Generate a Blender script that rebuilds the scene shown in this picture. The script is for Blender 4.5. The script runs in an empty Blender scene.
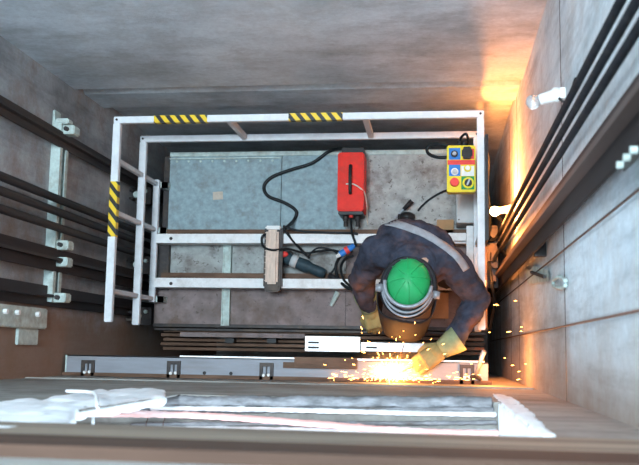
import bpy, bmesh, math, random
from mathutils import Vector, Matrix, noise
random.seed(7)
S = bpy.context.scene
COL = S.collection
# ------------------------------------------------------------------ camera
W, H, F = 639, 465, 900.0
CAM = Vector((0, 0, 6.0))
dn = Vector((117.5, -119.5, -F)).normalized()          # world down seen by the camera
Zc = -dn
Xc = Vector((1, 0, 117.5 / F)); Xc = (Xc - Zc * Xc.dot(Zc)).normalized()
Yc = Zc.cross(Xc)
M3 = Matrix((Xc, Yc, Zc))                              # camera -> world
cd = bpy.data.cameras.new('camera'); cam = bpy.data.objects.new('camera', cd); COL.objects.link(cam)
cam.matrix_world = Matrix.Translation(CAM) @ M3.to_4x4()
cd.sensor_width = 36; cd.lens = F / W * 36; cd.clip_start = .02; cd.clip_end = 200
cd.dof.use_dof = True; cd.dof.focus_distance = 4.9; cd.dof.aperture_fstop = 5.0
S.camera = cam
def ray(px, py):
    return M3 @ Vector((px - W / 2, -(py - H / 2), -F))
def PZ(px, py, z=0.0):
    r = ray(px, py); t = (z - CAM.z) / r.z; return CAM + r * t
def PXp(px, py, x):
    r = ray(px, py); t = x / r.x; return CAM + r * t
def PYp(px, py, y):
    r = ray(px, py); t = y / r.y; return CAM + r * t
XR, XL, YB, YF = .468, -2.12, 1.50, -.17
# ------------------------------------------------------------------ materials
def nt(name):
    m = bpy.data.materials.new(name); m.use_nodes = True
    n = m.node_tree; b = n.nodes['Principled BSDF']; return m, n, b
def ramp(n, fac, stops):
    r = n.nodes.new('ShaderNodeValToRGB'); e = r.color_ramp.elements
    while len(e) < len(stops): e.new(.5)
    for i, (p, c) in enumerate(stops):
        e[i].position = p; e[i].color = (*c, 1) if len(c) == 3 else c
    n.links.new(fac, r.inputs[0]); return r.outputs[0]
def coords(n, scale=(1, 1, 1), rot=(0, 0, 0)):
    t = n.nodes.new('ShaderNodeTexCoord'); mp = n.nodes.new('ShaderNodeMapping')
    mp.inputs['Scale'].default_value = scale; mp.inputs['Rotation'].default_value = rot
    n.links.new(t.outputs['Object'], mp.inputs[0]); return mp.outputs[0]
def noi(n, vec, s, d=6, r=.6):
    t = n.nodes.new('ShaderNodeTexNoise'); t.inputs['Scale'].default_value = s
    t.inputs['Detail'].default_value = d; t.inputs['Roughness'].default_value = r
    n.links.new(vec, t.inputs['Vector']); return t.outputs['Fac']
def mix(n, fac, a, b, mode='MIX'):
    x = n.nodes.new('ShaderNodeMix'); x.data_type = 'RGBA'; x.blend_type = mode
    for s, v in ((x.inputs[0], fac), (x.inputs[6], a), (x.inputs[7], b)):
        if isinstance(v, (int, float)): s.default_value = v
        elif isinstance(v, tuple): s.default_value = (*v, 1)
        else: n.links.new(v, s)
    return x.outputs[2]
def bump(n, b, h, st=.3, dist=.01):
    x = n.nodes.new('ShaderNodeBump'); x.inputs['Strength'].default_value = st; x.inputs['Distance'].default_value = dist
    n.links.new(h, x.inputs['Height']); n.links.new(x.outputs[0], b.inputs['Normal'])
def simple(name, col, rough=.5, metal=0, var=.25, sc=20, bmp=.1, dirt=None, dirtamt=.5, aniso=(1, 1, 1)):
    m, n, b = nt(name); v = coords(n, aniso)
    f = noi(n, v, sc)
    lo = tuple(c * (1 - var) for c in col); hi = tuple(min(1, c * (1 + var)) for c in col)
    c = ramp(n, f, [(.3, lo), (.7, hi)])
    if dirt:
        g = noi(n, v, sc * .35, 8, .7)
        fac = ramp(n, g, [(.5, (0, 0, 0)), (.68, (dirtamt,) * 3)])
        c = mix(n, fac, c, dirt)
    if name.startswith('galvanised_d'):
        sp = noi(n, v, 24, 3, .8); c = mix(n, ramp(n, sp, [(.60, (0, 0, 0)), (.66, (.75, .75, .75))]), c, (.09, .075, .065))
        sp = noi(n, v, 3.2, 4, .6); c = mix(n, ramp(n, sp, [(.5, (0, 0, 0)), (.7, (.6, .6, .6))]), c, (.16, .12, .10))
    n.links.new(c, b.inputs['Base Color']); b.inputs['Roughness'].default_value = rough
    b.inputs['Metallic'].default_value = metal; b.inputs['Specular IOR Level'].default_value = .2
    if bmp: bump(n, b, f, bmp, .005)
    return m
def emis(name, col, st):
    m, n, b = nt(name); b.inputs['Base Color'].default_value = (*col, 1)
    b.inputs['Emission Color'].default_value = (*col, 1); b.inputs['Emission Strength'].default_value = st; return m
def concrete(name, a, bcol, stain, streak_axis, stain_amt=.6, rough=.85):
    """patchy cast concrete: big clouds, streaks along one axis, pits, stains"""
    m, n, b = nt(name); v = coords(n)
    big = noi(n, v, 1.3, 8, .65)
    c = ramp(n, big, [(.32, a), (.68, bcol)])
    st = coords(n, streak_axis)
    s = noi(n, st, 3.0, 8, .7)
    sc = ramp(n, s, [(.35, (.62, .62, .62)), (.5, (1, 1, 1)), (.72, (1.22, 1.22, 1.2))])
    c = mix(n, .75, c, sc, 'MULTIPLY')
    g = noi(n, v, 2.2, 10, .75)
    fac = ramp(n, g, [(.48, (0, 0, 0)), (.66, (stain_amt,) * 3)])
    c = mix(n, fac, c, stain)
    fine = noi(n, v, 38, 6, .7)
    fc = ramp(n, fine, [(.3, (.8, .8, .8)), (.7, (1.12, 1.12, 1.12))])
    c = mix(n, .6, c, fc, 'MULTIPLY')
    vo = n.nodes.new('ShaderNodeTexVoronoi'); vo.inputs['Scale'].default_value = 14; n.links.new(v, vo.inputs['Vector'])
    pits = ramp(n, vo.outputs['Distance'], [(.03, (.45, .45, .45)), (.07, (1, 1, 1))])
    c = mix(n, .5, c, pits, 'MULTIPLY')
    n.links.new(c, b.inputs['Base Color']); b.inputs['Roughness'].default_value = rough; b.inputs['Specular IOR Level'].default_value = .25
    bump(n, b, fine, .35, .008); return m
M = {}
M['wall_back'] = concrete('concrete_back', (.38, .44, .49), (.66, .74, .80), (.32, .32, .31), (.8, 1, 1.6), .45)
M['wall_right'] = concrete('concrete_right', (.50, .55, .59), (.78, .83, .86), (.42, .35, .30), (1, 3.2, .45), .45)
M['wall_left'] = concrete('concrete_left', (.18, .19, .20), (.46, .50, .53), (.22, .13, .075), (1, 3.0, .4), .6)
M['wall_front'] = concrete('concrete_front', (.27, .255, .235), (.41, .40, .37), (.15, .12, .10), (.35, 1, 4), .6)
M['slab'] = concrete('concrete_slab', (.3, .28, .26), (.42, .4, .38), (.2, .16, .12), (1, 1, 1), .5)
M['timber'] = simple('weathered_timber', (.28, .22, .17), .8, 0, .4, 4, .4, (.08, .05, .035), .7, (.25, 3, 9))
M['timber_red'] = simple('reddish_timber', (.085, .05, .036), .85, 0, .4, 4, .4, (.04, .025, .02), .6, (.25, 3, 9))
M['galv'] = simple('galvanised_sheet', (.28, .37, .40), .6, .1, .22, 26, .12, (.17, .16, .14), .55)
M['galv_light'] = simple('galvanised_dusty', (.40, .42, .41), .7, .05, .22, 16, .12, (.12, .09, .075), .75)
M['galv_dirty'] = simple('galvanised_dirty', (.25, .20, .195), .7, .05, .3, 10, .15, (.14, .085, .055), .8)
M['zinc'] = simple('zinc_bracket', (.50, .59, .56), .6, .1, .2, 30, .15, (.25, .2, .14), .5)
M['white'] = simple('white_painted_steel', (.78, .81, .84), .5, 0, .05, 25, .03, (.4, .38, .36), .25)
M['white_dirty'] = simple('dusty_white_steel', (.84, .85, .85), .5, 0, .06, 25, .05, (.45, .4, .36), .4)
M['rail'] = simple('dark_rail_steel', (.03, .028, .03), .6, .1, .3, 12, .1, (.1, .07, .05), .5, (1, 1, .1))
M['rail_brown'] = simple('oiled_brown_rail', (.035, .029, .029), .75, .05, .3, 12, .1, (.07, .05, .042), .5, (1, 1, .1))
M['rail_edge'] = simple('machined_rail_blade', (.11, .085, .078), .7, .1, .2, 12, .05, None, 0, (1, 1, .1))
M['rope'] = simple('black_rope', (.016, .02, .026), .85, 0, .3, 30, .3, (.05, .05, .05), .5)
M['cable'] = simple('black_rubber', (.015, .018, .02), .45, 0, .3, 30, .05)
M['wire_brown'] = simple('brown_wire', (.14, .08, .06), .5, .3, .3, 30, .05)
M['wire_white'] = simple('white_wire', (.75, .7, .62), .5, 0, .1, 30, .05)
M['black'] = simple('black_plastic', (.02, .02, .022), .4, 0, .3, 30, .05, (.08, .07, .06), .4)
M['dark'] = simple('dark_steel', (.05, .045, .045), .5, .5, .3, 20, .2, (.12, .08, .05), .5)
M['brown_steel'] = simple('shade_strip_brown', (.13, .075, .05), .6, .3, .35, 14, .2, (.05, .03, .02), .7, (.4, 2, 2))
M['red'] = simple('red_enamel', (.8, .025, .012), .5, 0, .1, 20, .04, (.35, .06, .04), .4)
M['red2'] = simple('red_plastic', (.8, .06, .05), .4, 0, .1, 20, .02)
M['yellow'] = simple('yellow_plastic', (.85, .68, .03), .45, 0, .05, 20, .02)
M['blue'] = simple('blue_plastic', (.03, .2, .6), .4, 0, .1, 20, .02)
M['greenp'] = simple('green_plastic', (.02, .28, .07), .45, 0, .1, 20, .02)
M['wplast'] = simple('white_plastic', (.8, .8, .78), .4, 0, .05, 20, .02)
M['grey_box'] = simple('light_grey_plastic', (.52, .54, .54), .45, 0, .06, 20, .02, (.35, .33, .3), .4)
M['teal'] = simple('teal_grey_plastic', (.03, .055, .07), .5, 0, .2, 30, .05)
M['lens'] = simple('ribbed_beige_lens', (.72, .56, .46), .5, 0, .14, 18, .1, (.42, .3, .24), .6, (4, 1, 1))
M['tape'] = None
M['paper'] = simple('faded_paper', (.55, .48, .4), .8, 0, .15, 30, .05)
M['card'] = simple('cardboard', (.42, .25, .13), .85, 0, .15, 12, .1)
M['plaster'] = simple('white_plaster', (.86, .86, .87), .8, 0, .06, 14, .6, (.7, .66, .66), .3)
M['film'] = simple('white_film', (.72, .71, .72), .5, 0, .15, 12, .3, (.5, .28, .25), .6, (.4, 3, 3))
M['film_pink'] = simple('pinkish_film', (.75, .40, .36), .5, 0, .2, 12, .3, (.85, .8, .8), .7, (.4, 3, 3))
M['sill'] = simple('rough_grey_sill', (.2, .2, .21), .9, 0, .45, 22, .9, (.1, .07, .05), .7, (.6, 2, 2))
M['jacket'] = simple('charcoal_denim', (.042, .047, .07), .9, 0, .5, 13, .6, (.17, .09, .075), .6)
M['trousers'] = simple('dark_trousers', (.035, .038, .05), .9, 0, .3, 9, .3)
M['reflect'] = simple('grey_reflective_tape', (.36, .37, .40), .6, .05, .15, 30, .1, (.25, .24, .25), .5)
M['helmet'] = simple('green_helmet_shell', (.025, .42, .13), .38, 0, .12, 8, .05, (.12, .45, .25), .35)
M['harness'] = simple('black_headgear', (.025, .026, .03), .45, 0, .3, 20, .05)
M['silver'] = simple('silver_headband', (.36, .38, .42), .45, .3, .15, 30, .1, (.15, .15, .16), .6)
M['mask'] = simple('sooty_mask', (.02, .018, .02), .7, 0, .3, 9, .1, (.05, .035, .03), .6)
M['glove'] = simple('leather_glove', (.38, .29, .12), .85, 0, .2, 14, .3, (.25, .18, .08), .5)
M['cuff'] = simple('green_cuff', (.32, .36, .2), .85, 0, .2, 20, .3, (.2, .2, .1), .5)
M['skin'] = simple('skin', (.55, .33, .24), .55, 0, .08, 20, .05)
M['boot'] = simple('black_leather', (.025, .022, .02), .5, 0, .3, 20, .1)
M['header'] = simple('galvanised_header', (.27, .28, .31), .5, .1, .1, 14, .05, (.2, .17, .15), .4, (.4, 2, 2))
M['aluminium'] = simple('bright_aluminium', (.82, .82, .82), .35, .3, .05, 20, .03)
def tape_mat():
    m, n, b = nt('yellow_black_tape')
    t = n.nodes.new('ShaderNodeTexCoord'); sp = n.nodes.new('ShaderNodeSeparateXYZ'); n.links.new(t.outputs['Object'], sp.inputs[0])
    def mth(op, a, c):
        x = n.nodes.new('ShaderNodeMath'); x.operation = op
        for i, q in enumerate((a, c)):
            if isinstance(q, (int, float)): x.inputs[i].default_value = q
            else: n.links.new(q, x.inputs[i])
        return x.outputs[0]
    s = mth('ADD', sp.outputs[0], mth('MULTIPLY', sp.outputs[1], .8))
    f = mth('GREATER_THAN', mth('FRACT', mth('MULTIPLY', mth('ADD', s, 10.0), 16.5), 0), .52)
    n.links.new(mix(n, f, (.9, .6, .02), (.02, .02, .02)), b.inputs['Base Color']); b.inputs['Roughness'].default_value = .4
    return m
M['tape'] = tape_mat()
m, n, b = nt('clear_glass'); b.inputs['Transmission Weight'].default_value = .85; b.inputs['Roughness'].default_value = .12
b.inputs['Base Color'].default_value = (.95, .95, .95, 1); M['glass'] = m
M['bulb_on'] = emis('lit_bulb', (1, .62, .25), 60)
M['spark'] = emis('hot_spark', (1, .40, .08), 20)
M['arc'] = emis('weld_arc', (1, .66, .26), 90)
# ------------------------------------------------------------------ mesh helpers
def link(name, bm, mat, parent=None, smooth=False, loc=None):
    me = bpy.data.meshes.new(name); bmesh.ops.recalc_face_normals(bm, faces=bm.faces); bm.to_mesh(me); bm.free()
    me.materials.append(M[mat] if isinstance(mat, str) else mat)
    if smooth:
        for p in me.polygons: p.use_smooth = True
    o = bpy.data.objects.new(name, me); COL.objects.link(o)
    if parent is not None: o.parent = parent; o.matrix_parent_inverse = Matrix.Translation(-parent.location)
    return o
def bevel(bm, r, seg=2):
    if r: bmesh.ops.bevel(bm, geom=[e for e in bm.edges], offset=r, segments=seg, affect='EDGES', clamp_overlap=True)
def box(bm, lo, hi):
    v = [bm.verts.new((x, y, z)) for x in (lo[0], hi[0]) for y in (lo[1], hi[1]) for z in (lo[2], hi[2])]
    for f in ((0, 1, 3, 2), (4, 6, 7, 5), (0, 4, 5, 1), (2, 3, 7, 6), (0, 2, 6, 4), (1, 5, 7, 3)): bm.faces.new([v[i] for i in f])
def boxb(lo, hi, r=0):
    bm = bmesh.new(); box(bm, lo, hi); bevel(bm, r); return bm
def bar(bm, p0, p1, w, h, up=Vector((0, 0, 1))):
    """square bar from p0 to p1, w wide across, h tall along up"""
    p0 = Vector(p0); p1 = Vector(p1); d = (p1 - p0).normalized(); s = d.cross(up)
    if s.length < .01: s = d.cross(Vector((0, 1, 0)))
    s.normalize(); u = s.cross(d)
    vs = []
    for p in (p0, p1):
        for a, c in ((-1, -1), (1, -1), (1, 1), (-1, 1)): vs.append(bm.verts.new(p + s * a * w / 2 + u * c * h / 2))
    for f in ((3, 2, 1, 0), (4, 5, 6, 7), (0, 1, 5, 4), (1, 2, 6, 5), (2, 3, 7, 6), (3, 0, 4, 7)): bm.faces.new([vs[i] for i in f])
def barb(p0, p1, w, h, r=0, up=Vector((0, 0, 1))):
    bm = bmesh.new(); bar(bm, p0, p1, w, h, up); bevel(bm, r); return bm
def tube(bm, pts, rad, seg=10, cap=True):
    pts = [Vector(p) for p in pts]; n_ = len(pts)
    rads = rad if isinstance(rad, (list, tuple)) else [rad] * n_
    t0 = (pts[1] - pts[0]).normalized(); a = t0.orthogonal().normalized(); rings = []
    for i, p in enumerate(pts):
        t = (pts[min(i + 1, n_ - 1)] - pts[max(i - 1, 0)]).normalized()
        a = (a - t * a.dot(t)).normalized(); b_ = t.cross(a)
        rings.append([bm.verts.new(p + (a * math.cos(k * 2 * math.pi / seg) + b_ * math.sin(k * 2 * math.pi / seg)) * rads[i]) for k in range(seg)])
    for i in range(n_ - 1):
        for k in range(seg): bm.faces.new((rings[i][k], rings[i][(k + 1) % seg], rings[i + 1][(k + 1) % seg], rings[i + 1][k]))
    if cap: bm.faces.new(rings[0][::-1]); bm.faces.new(rings[-1])
def smoothpts(pts, k=8):
    pts = [Vector(p) for p in pts]; q = [pts[0]] + pts + [pts[-1]]; out = []
    for i in range(1, len(q) - 2):
        a, b_, c, d = q[i - 1:i + 3]
        for j in range(k):
            t = j / k
            out.append(.5 * ((2 * b_) + (c - a) * t + (2 * a - 5 * b_ + 4 * c - d) * t * t + (3 * b_ - a - 3 * c + d) * t ** 3))
    out.append(pts[-1]); return out
def ell(bm, c, r, rot=None, seg=20):
    m_ = Matrix.Translation(Vector(c)) @ (rot.to_4x4() if rot else Matrix()) @ Matrix.Diagonal((*r, 1))
    bmesh.ops.create_uvsphere(bm, u_segments=seg, v_segments=max(8, seg * 2 // 3), radius=1, matrix=m_)
def cyl(bm, p0, p1, r0, r1=None, seg=16): tube(bm, [p0, p1], [r0, r1 if r1 is not None else r0], seg)
def prism(bm, poly, axis, a, b_):
    """poly of 2-D points extruded along axis ('x','y','z') from a to b"""
    def mk(u, v, w):
        return {'x': (w, u, v), 'y': (u, w, v), 'z': (u, v, w)}[axis]
    A = [bm.verts.new(mk(u, v, a)) for u, v in poly]; B = [bm.verts.new(mk(u, v, b_)) for u, v in poly]
    bm.faces.new(A); bm.faces.new(B[::-1])
    for i in range(len(poly)): bm.faces.new((A[i], A[(i + 1) % len(poly)], B[(i + 1) % len(poly)], B[i]))
def thing(name, label, cat, loc=(0, 0, 0), group=None):
    o = bpy.data.objects.new(name, None); COL.objects.link(o); o.location = loc; o.empty_display_size = .1
    return tag(o, label, cat, group)
def tag(o, label, cat, group=None, kind=None):
    o['label'] = label; o['category'] = cat
    if group: o['group'] = group
    if kind: o['kind'] = kind
    return o
def struct(name, bm, mat, smooth=False):
    o = link(name, bm, mat, None, smooth); o['kind'] = 'structure'; return o
def bake(o):
    dg = bpy.context.evaluated_depsgraph_get(); me = bpy.data.meshes.new_from_object(o.evaluated_get(dg))
    o.modifiers.clear(); o.data = me
    for p in me.polygons: p.use_smooth = True
def blob(name, bm, mat, parent, voxel=.012, sm=6, disp=0, dscale=6, seed=0):
    """union of the overlapping shapes in bm by voxel remesh, smoothed and wrinkled"""
    o = link(name, bm, mat, parent)
    r = o.modifiers.new('r', 'REMESH'); r.mode = 'VOXEL'; r.voxel_size = voxel
    s = o.modifiers.new('s', 'SMOOTH'); s.iterations = sm; s.factor = .5
    bake(o)
    if disp:
        me = o.data; nn = [v.normal.copy() for v in me.vertices]
        for v, n_ in zip(me.vertices, nn):
            p = v.co * dscale + Vector((seed, 0, 0))
            w = noise.noise(Vector((p.x, p.y, p.z * 1.3))) * .6 + (.5 - abs(noise.noise(p * 1.9 + Vector((3, 1, 2))))) * .7 - .3
            v.co += n_ * w * disp
    return o
# ------------------------------------------------------------------ shaft
zt, zb = 9.0, -2.6
def zx(px, x): return PXp(px, 300, x).z
bm = bmesh.new(); box(bm, (XL - .3, YF - .25, zb - .2), (XR + .3, YB + .3, zb)); struct('floor', bm, 'slab')
# back wall with a shallow cast-in groove and a set-back strip under the slab line
zg = PYp(300, 86, YB).z; zg2 = PYp(300, 108, YB).z
bm = bmesh.new()
pf = [(YB, zt), (YB, zg + .03), (YB + .05, zg + .02), (YB + .05, zg - .07), (YB + .015, zg - .13), (YB + .015, zg2 + .03), (YB + .06, zg2), (YB + .06, zb), (YB + .3, zb), (YB + .3, zt)]
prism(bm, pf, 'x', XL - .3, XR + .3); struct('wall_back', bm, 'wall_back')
# right wall: cast lifts with rounded joints
j1, j2, j3 = zx(511, XR), zx(565, XR), zx(519, XR)
bm = bmesh.new(); pf = [(XR, zt)]
for z in (j2, j3, j1, j1 - 1.0):
    pf += [(XR, z + .006), (XR + .04, z + .006), (XR + .04, z - .006), (XR, z - .006)]
pf += [(XR, zb), (XR + .3, zb), (XR + .3, zt)]
vs = [(u, v) for u, v in pf]
A = [bm.verts.new((u, YF - .25, v)) for u, v in vs]; B = [bm.verts.new((u, YB + .3, v)) for u, v in vs]
bm.faces.new(A); bm.faces.new(B[::-1])
for i in range(len(vs)): bm.faces.new((A[i], A[(i + 1) % len(vs)], B[(i + 1) % len(vs)], B[i]))
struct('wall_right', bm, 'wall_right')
for i, z in enumerate((j2, j3, j1, j1 - 1.0)): struct('trim_%d' % (i + 4), boxb((XR - .0006, YF - .2, z - .008), (XR + .035, YB + .01, z + .008)), 'dark')
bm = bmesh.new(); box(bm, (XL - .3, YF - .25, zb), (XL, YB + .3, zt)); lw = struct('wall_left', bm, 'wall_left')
def rust(mat, lo_, hi_, col):                                 # rust run-off on the part next to the landing side
    n = M[mat].node_tree; b = n.nodes['Principled BSDF']; src = b.inputs['Base Color'].links[0].from_socket
    v = coords(n); sp = n.nodes.new('ShaderNodeSeparateXYZ'); n.links.new(v, sp.inputs[0]); ad = n.nodes.new('ShaderNodeMath'); ad.operation = 'MULTIPLY_ADD'
    n.links.new(noi(n, v, 4, 8, .7), ad.inputs[0]); ad.inputs[1].default_value = .5; n.links.new(sp.outputs[1], ad.inputs[2])
    n.links.new(mix(n, ramp(n, ad.outputs[0], [(lo_, (.8, .8, .8)), (hi_, (0, 0, 0))]), src, col), b.inputs['Base Color'])
rust('wall_left', .36, .6, (.24, .14, .085)); rust('wall_right', .02, .5, (.34, .23, .16))
# front wall with the landing openings (this floor's and the one the view is taken from)
z0 = PYp(330, 398, YF).z; z1 = PYp(330, 434, YF).z
xl = PYp(165, 397, YF).x; xr = PYp(495, 398, YF).x
bm = bmesh.new(); TH = .2
box(bm, (XL, YF - TH, zb), (XR, YF, z0))
prism(bm, [(XL, YF), (xl, YF), (xl - .012, YF - .006), (-1.45, YF - .07), (-1.45, YF - TH), (XL, YF - TH)], 'z', z0, z1); box(bm, (xr, YF - TH, z0), (XR, YF, z1))
box(bm, (XL, YF - TH, z1), (XR, YF, 5.75))
box(bm, (XL, YF - TH, 5.75), (xl, YF, 7.9)); box(bm, (xr + .1, YF - TH, 5.75), (XR, YF, 7.9)); box(bm, (XL, YF - TH, 7.9), (XR, YF, zt))
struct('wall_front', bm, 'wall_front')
# landing beyond the opening
bm = bmesh.new(); box(bm, (XL - 1, -2.6, z0 - .25), (XR + 1, YF - TH, z0 - .005)); struct('floor_landing', bm, 'slab')
bm = bmesh.new(); box(bm, (XL - 1, -2.6, z1 + .9), (XR + 1, YF - TH, z1 + 1.1)); struct('ceiling_landing', bm, 'slab')
bm = bmesh.new(); box(bm, (XL - 1, -2.8, z0 - .25), (XR + 1, -2.6, z1 + 1.1)); struct('wall_landing', bm, 'plaster')
# timber lintel boards over the opening
za = PYp(300, 433, YF + .006).z; zb_ = PYp(300, 451, YF + .006).z
bm = bmesh.new(); box(bm, (XL + .01, YF - .005, za), (XR - .005, YF + .012, zb_)); bevel(bm, .002); struct('trim_1', bm, 'timber')
bm = bmesh.new(); box(bm, (XL + .01, YF - .005, zb_ + .006), (XR - .005, YF + .02, zb_ + .16)); bevel(bm, .002); struct('trim_2', bm, 'timber_red')
# ledge under the opening
bm = bmesh.new(); zl = PYp(560, 390, YF).z
box(bm, (XL + .01, YF - .01, zl - .05), (XR - .005, YF + .006, zl)); bevel(bm, .002); struct('trim_3', bm, 'wall_front')
# ------------------------------------------------------------------ plaster, sill and bars in the opening
def lump(poly, yb, yfr, cell=.02, amp=.02, seed=0):
    """lumpy slab over a polygon given as (x,z) on the front wall"""
    bm = bmesh.new(); vs_ = [bm.verts.new((x, yb, z)) for x, z in poly]; f = bm.faces.new(vs_)
    bmesh.ops.triangulate(bm, faces=[f])
    g = bmesh.ops.extrude_face_region(bm, geom=bm.faces[:])
    for v in g['geom']:
        if isinstance(v, bmesh.types.BMVert): v.co.y = yfr
    return bm
def lumpy(name, bm, mat, voxel, amp, sc, parent=None):
    o = blob(name, bm, mat, parent, voxel, 3, 0)
    for v in o.data.vertices:
        n_ = noise.noise(v.co * sc) + .5 * noise.noise(v.co * sc * 2.7)
        v.co += v.normal * n_ * amp
    return o
def onf(px, py, y=YF): p = PYp(px, py, y); return (p.x, p.z)
o = lumpy('plaster_patch', lump([onf(*q) for q in ((163, 390), (106, 392), (40, 401), (0, 403), (-60, 408), (-60, 435), (68, 435), (77, 410), (165, 397))], YF - .03, YF + .006), 'plaster', .012, .012, 9)
tag(o, 'rough white plaster smeared on the wall at the left end of the bright opening', 'plaster')
o = lumpy('plaster_patch', lump([onf(*q) for q in ((492, 394), (512, 398), (528, 410), (556, 437), (542, 437), (498, 401))], YF - .03, YF + .005), 'plaster', .008, .008, 14)
tag(o, 'ragged white plaster edge at the right end of the bright opening', 'plaster')
# white plaster coat on the right reveal
o = lumpy('plaster_coat', boxb((xr - .008, YF - TH, z0), (xr + .01, YF - .002, z1)), 'plaster', .008, .004, 12)
tag(o, 'white plaster coat on the right jamb inside the bright opening', 'plaster')
# rough round sill
bm = bmesh.new(); p0 = PZ(163, 400, z0 + .01); p1 = PZ(492, 401, z0 + .01)
tube(bm, [p0.lerp(p1, t / 30) + Vector((0, -.004 + .002 * math.sin(t), .002 * math.cos(t * 1.7))) for t in range(31)], .02, 12)
o = lumpy('door_sill', bm, 'sill', .005, .004, 40); tag(o, 'rough grey rounded sill along the front edge of the bright opening', 'sill')
spec = [((78, 411), (494, 409), .012, 'sill', 'dusty grey bar lying just behind the rough sill', .012, 0),
        ((150, 408), (497, 414), .010, 'film', 'white wrapped bar next behind the dusty grey bar', .022, 0),
        ((130, 425), (497, 422), .009, 'sill', 'thin speckled grey bar between the two white wrapped bars', .012, 0),
        ((72, 414), (499, 431), .013, 'film_pink', 'long pinkish wrapped bar lying slantwise in the bright opening', .03, 1),
        ((66, 431), (497, 434), .02, 'film', 'wide white wrapped bar furthest back on the landing sill', .012, 0)]
for a, c, r, mt, lab, hz, bend in spec:
    p0 = PZ(*a, z0 + hz); p1 = PZ(*c, z0 + hz)
    bm = bmesh.new(); N = 40
    pts = [p0.lerp(p1, t / N) + Vector((0, (.012 if bend else .002) * math.sin(t / N * 5.5), 0)) for t in range(N + 1)]
    tube(bm, pts, r, 10)
    o = lumpy('wrapped_bar' if 'film' in mt else 'metal_bar', bm, mt, .0045, .0025, 35); tag(o, lab, 'bar')
bm = bmesh.new(); hk = [PZ(68, 393, z0 + .06), PZ(92, 394, z0 + .06), PZ(96, 397, z0 + .06), PZ(97, 408, z0 + .04)]
hk = [PYp(66, 391, YF + .03), PYp(90, 392, YF + .03), PYp(96, 395, YF + .03), PYp(97.5, 406, YF + .02), PYp(98, 409, YF - .01)]
tube(bm, smoothpts(hk, 6), .005, 8); o = link('bent_hook', bm, 'plaster', None, True); tag(o, 'small white bent hook sticking out of the left plaster', 'hook')
p = PZ(93, 424, z0 + .02)
bm = bmesh.new(); cyl(bm, PZ(93, 416, z0 + .05), PZ(93, 431, z0 + .05), .006); o = link('short_rod', bm, 'plaster', None, True); tag(o, 'short white rod stub lying across the wrapped bars at left', 'rod')
for i, (px, lab) in enumerate(((148, 'left loop of tie wire over the wrapped bars'), (165, 'right loop of tie wire over the wrapped bars'))):
    bm = bmesh.new(); tube(bm, smoothpts([PZ(px, 418, z0 + .045), PZ(px - 2, 425, z0 + .06), PZ(px + 1, 431, z0 + .05), PZ(px + 14, 430, z0 + .05)], 5), .0018, 6)
    tag(link('tie_wire', bm, 'wire_brown', None, True), lab, 'wire')
# ------------------------------------------------------------------ elevator car
car = thing('elevator_car', 'elevator car with galvanised sheet roof and two white cross channels', 'elevator car', (-.8, .75, 0))
cl = PZ(156, 240).x; crx = PZ(487, 240).x; cb = PZ(320, 151).y; cf = PZ(320, 327).y
yb1 = PZ(300, 236).y; xs = PZ(281, 200).x; yb2 = PZ(300, 284).y
# body under the roof
link('car_body', boxb((cl + .03, cf + .03, -2.2), (crx - .03, cb - .02, -.03)), 'dark', car)
def ridged(lo, hi, name, mat):
    return link(name, boxb(lo, hi, .003), mat, car)
ridged((cl + .08, yb1, -.03), (xs - .002, cb - .03, 0), 'roof_panel', 'galv')
ridged((xs + .002, yb1, -.03), (PZ(346, 200).x, cb - .03, 0), 'roof_panel', 'galv')
ridged((PZ(346, 200).x + .002, yb1, -.03), (crx - .01, cb - .03, .002), 'roof_panel', 'galv_light')
xv = PZ(226, 300).x
for a, c_ in ((cl, xv - .03), (xv + .03, PZ(345, 300).x), (PZ(345, 300).x + .004, crx)):
    ridged((a, yb2, -.05), (c_, yb1 - .004, -.02), 'roof_panel', 'galv_light' if a < 0 and c_ < -.5 else 'galv_dirty')
    ridged((a, cf, -.05), (c_, yb2 - .004, -.02), 'roof_panel', 'galv_dirty')
link('back_flange', boxb((cl + .08, cb - .03, -.06), (crx, cb, .012), .003), 'zinc', car)
bm = bmesh.new(); box(bm, (cl + .08, cb - .05, 0), (xs, cb - .042, .018))
for i in range(9):
    x = cl + .13 + i * .085; cyl(bm, (x, cb - .065, -.001), (x, cb - .065, .01), .008, seg=8)
link('bolt_strip', bm, 'zinc', car)
link('front_flange', boxb((cl, cf - .012, -.06), (crx, cf + .01, -.005), .003), 'dark', car)
bm = bmesh.new(); box(bm, (xv - .028, cf, -.03), (xv + .028, yb1, .0)); box(bm, (xv - .028, cf, 0), (xv - .02, yb1, .014)); box(bm, (xv + .02, cf, 0), (xv + .028, yb1, .014))
link('cross_brace', bm, 'zinc', car)
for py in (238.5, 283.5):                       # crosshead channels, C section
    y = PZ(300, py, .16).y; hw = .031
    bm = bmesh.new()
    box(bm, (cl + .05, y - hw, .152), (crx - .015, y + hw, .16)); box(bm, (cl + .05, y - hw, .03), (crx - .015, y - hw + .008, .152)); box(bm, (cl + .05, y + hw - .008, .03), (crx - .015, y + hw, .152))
    link('shade_strip', boxb((cl + .06, y + hw + .001, -.01), (crx - .02, y + hw + .045, .05), .003), 'brown_steel', car)  # dark strip added to stand in for the shadow beside each channel
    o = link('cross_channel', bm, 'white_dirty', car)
    for px in (171, 430):
        q = PZ(px, py, .161); b2 = bmesh.new(); cyl(b2, (q.x, q.y, .158), (q.x, q.y, .165), .011, seg=12); link('bolt', b2, 'dark', o)
for xx in (cl + .07, crx - .06):                # stiles that carry the channels
    bm = bmesh.new(); box(bm, (xx - .035, PZ(300, 290, .1).y, -.02), (xx + .035, PZ(300, 230, .1).y, .03)); bevel(bm, .003); link('channel_support', bm, 'dark', car)
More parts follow.
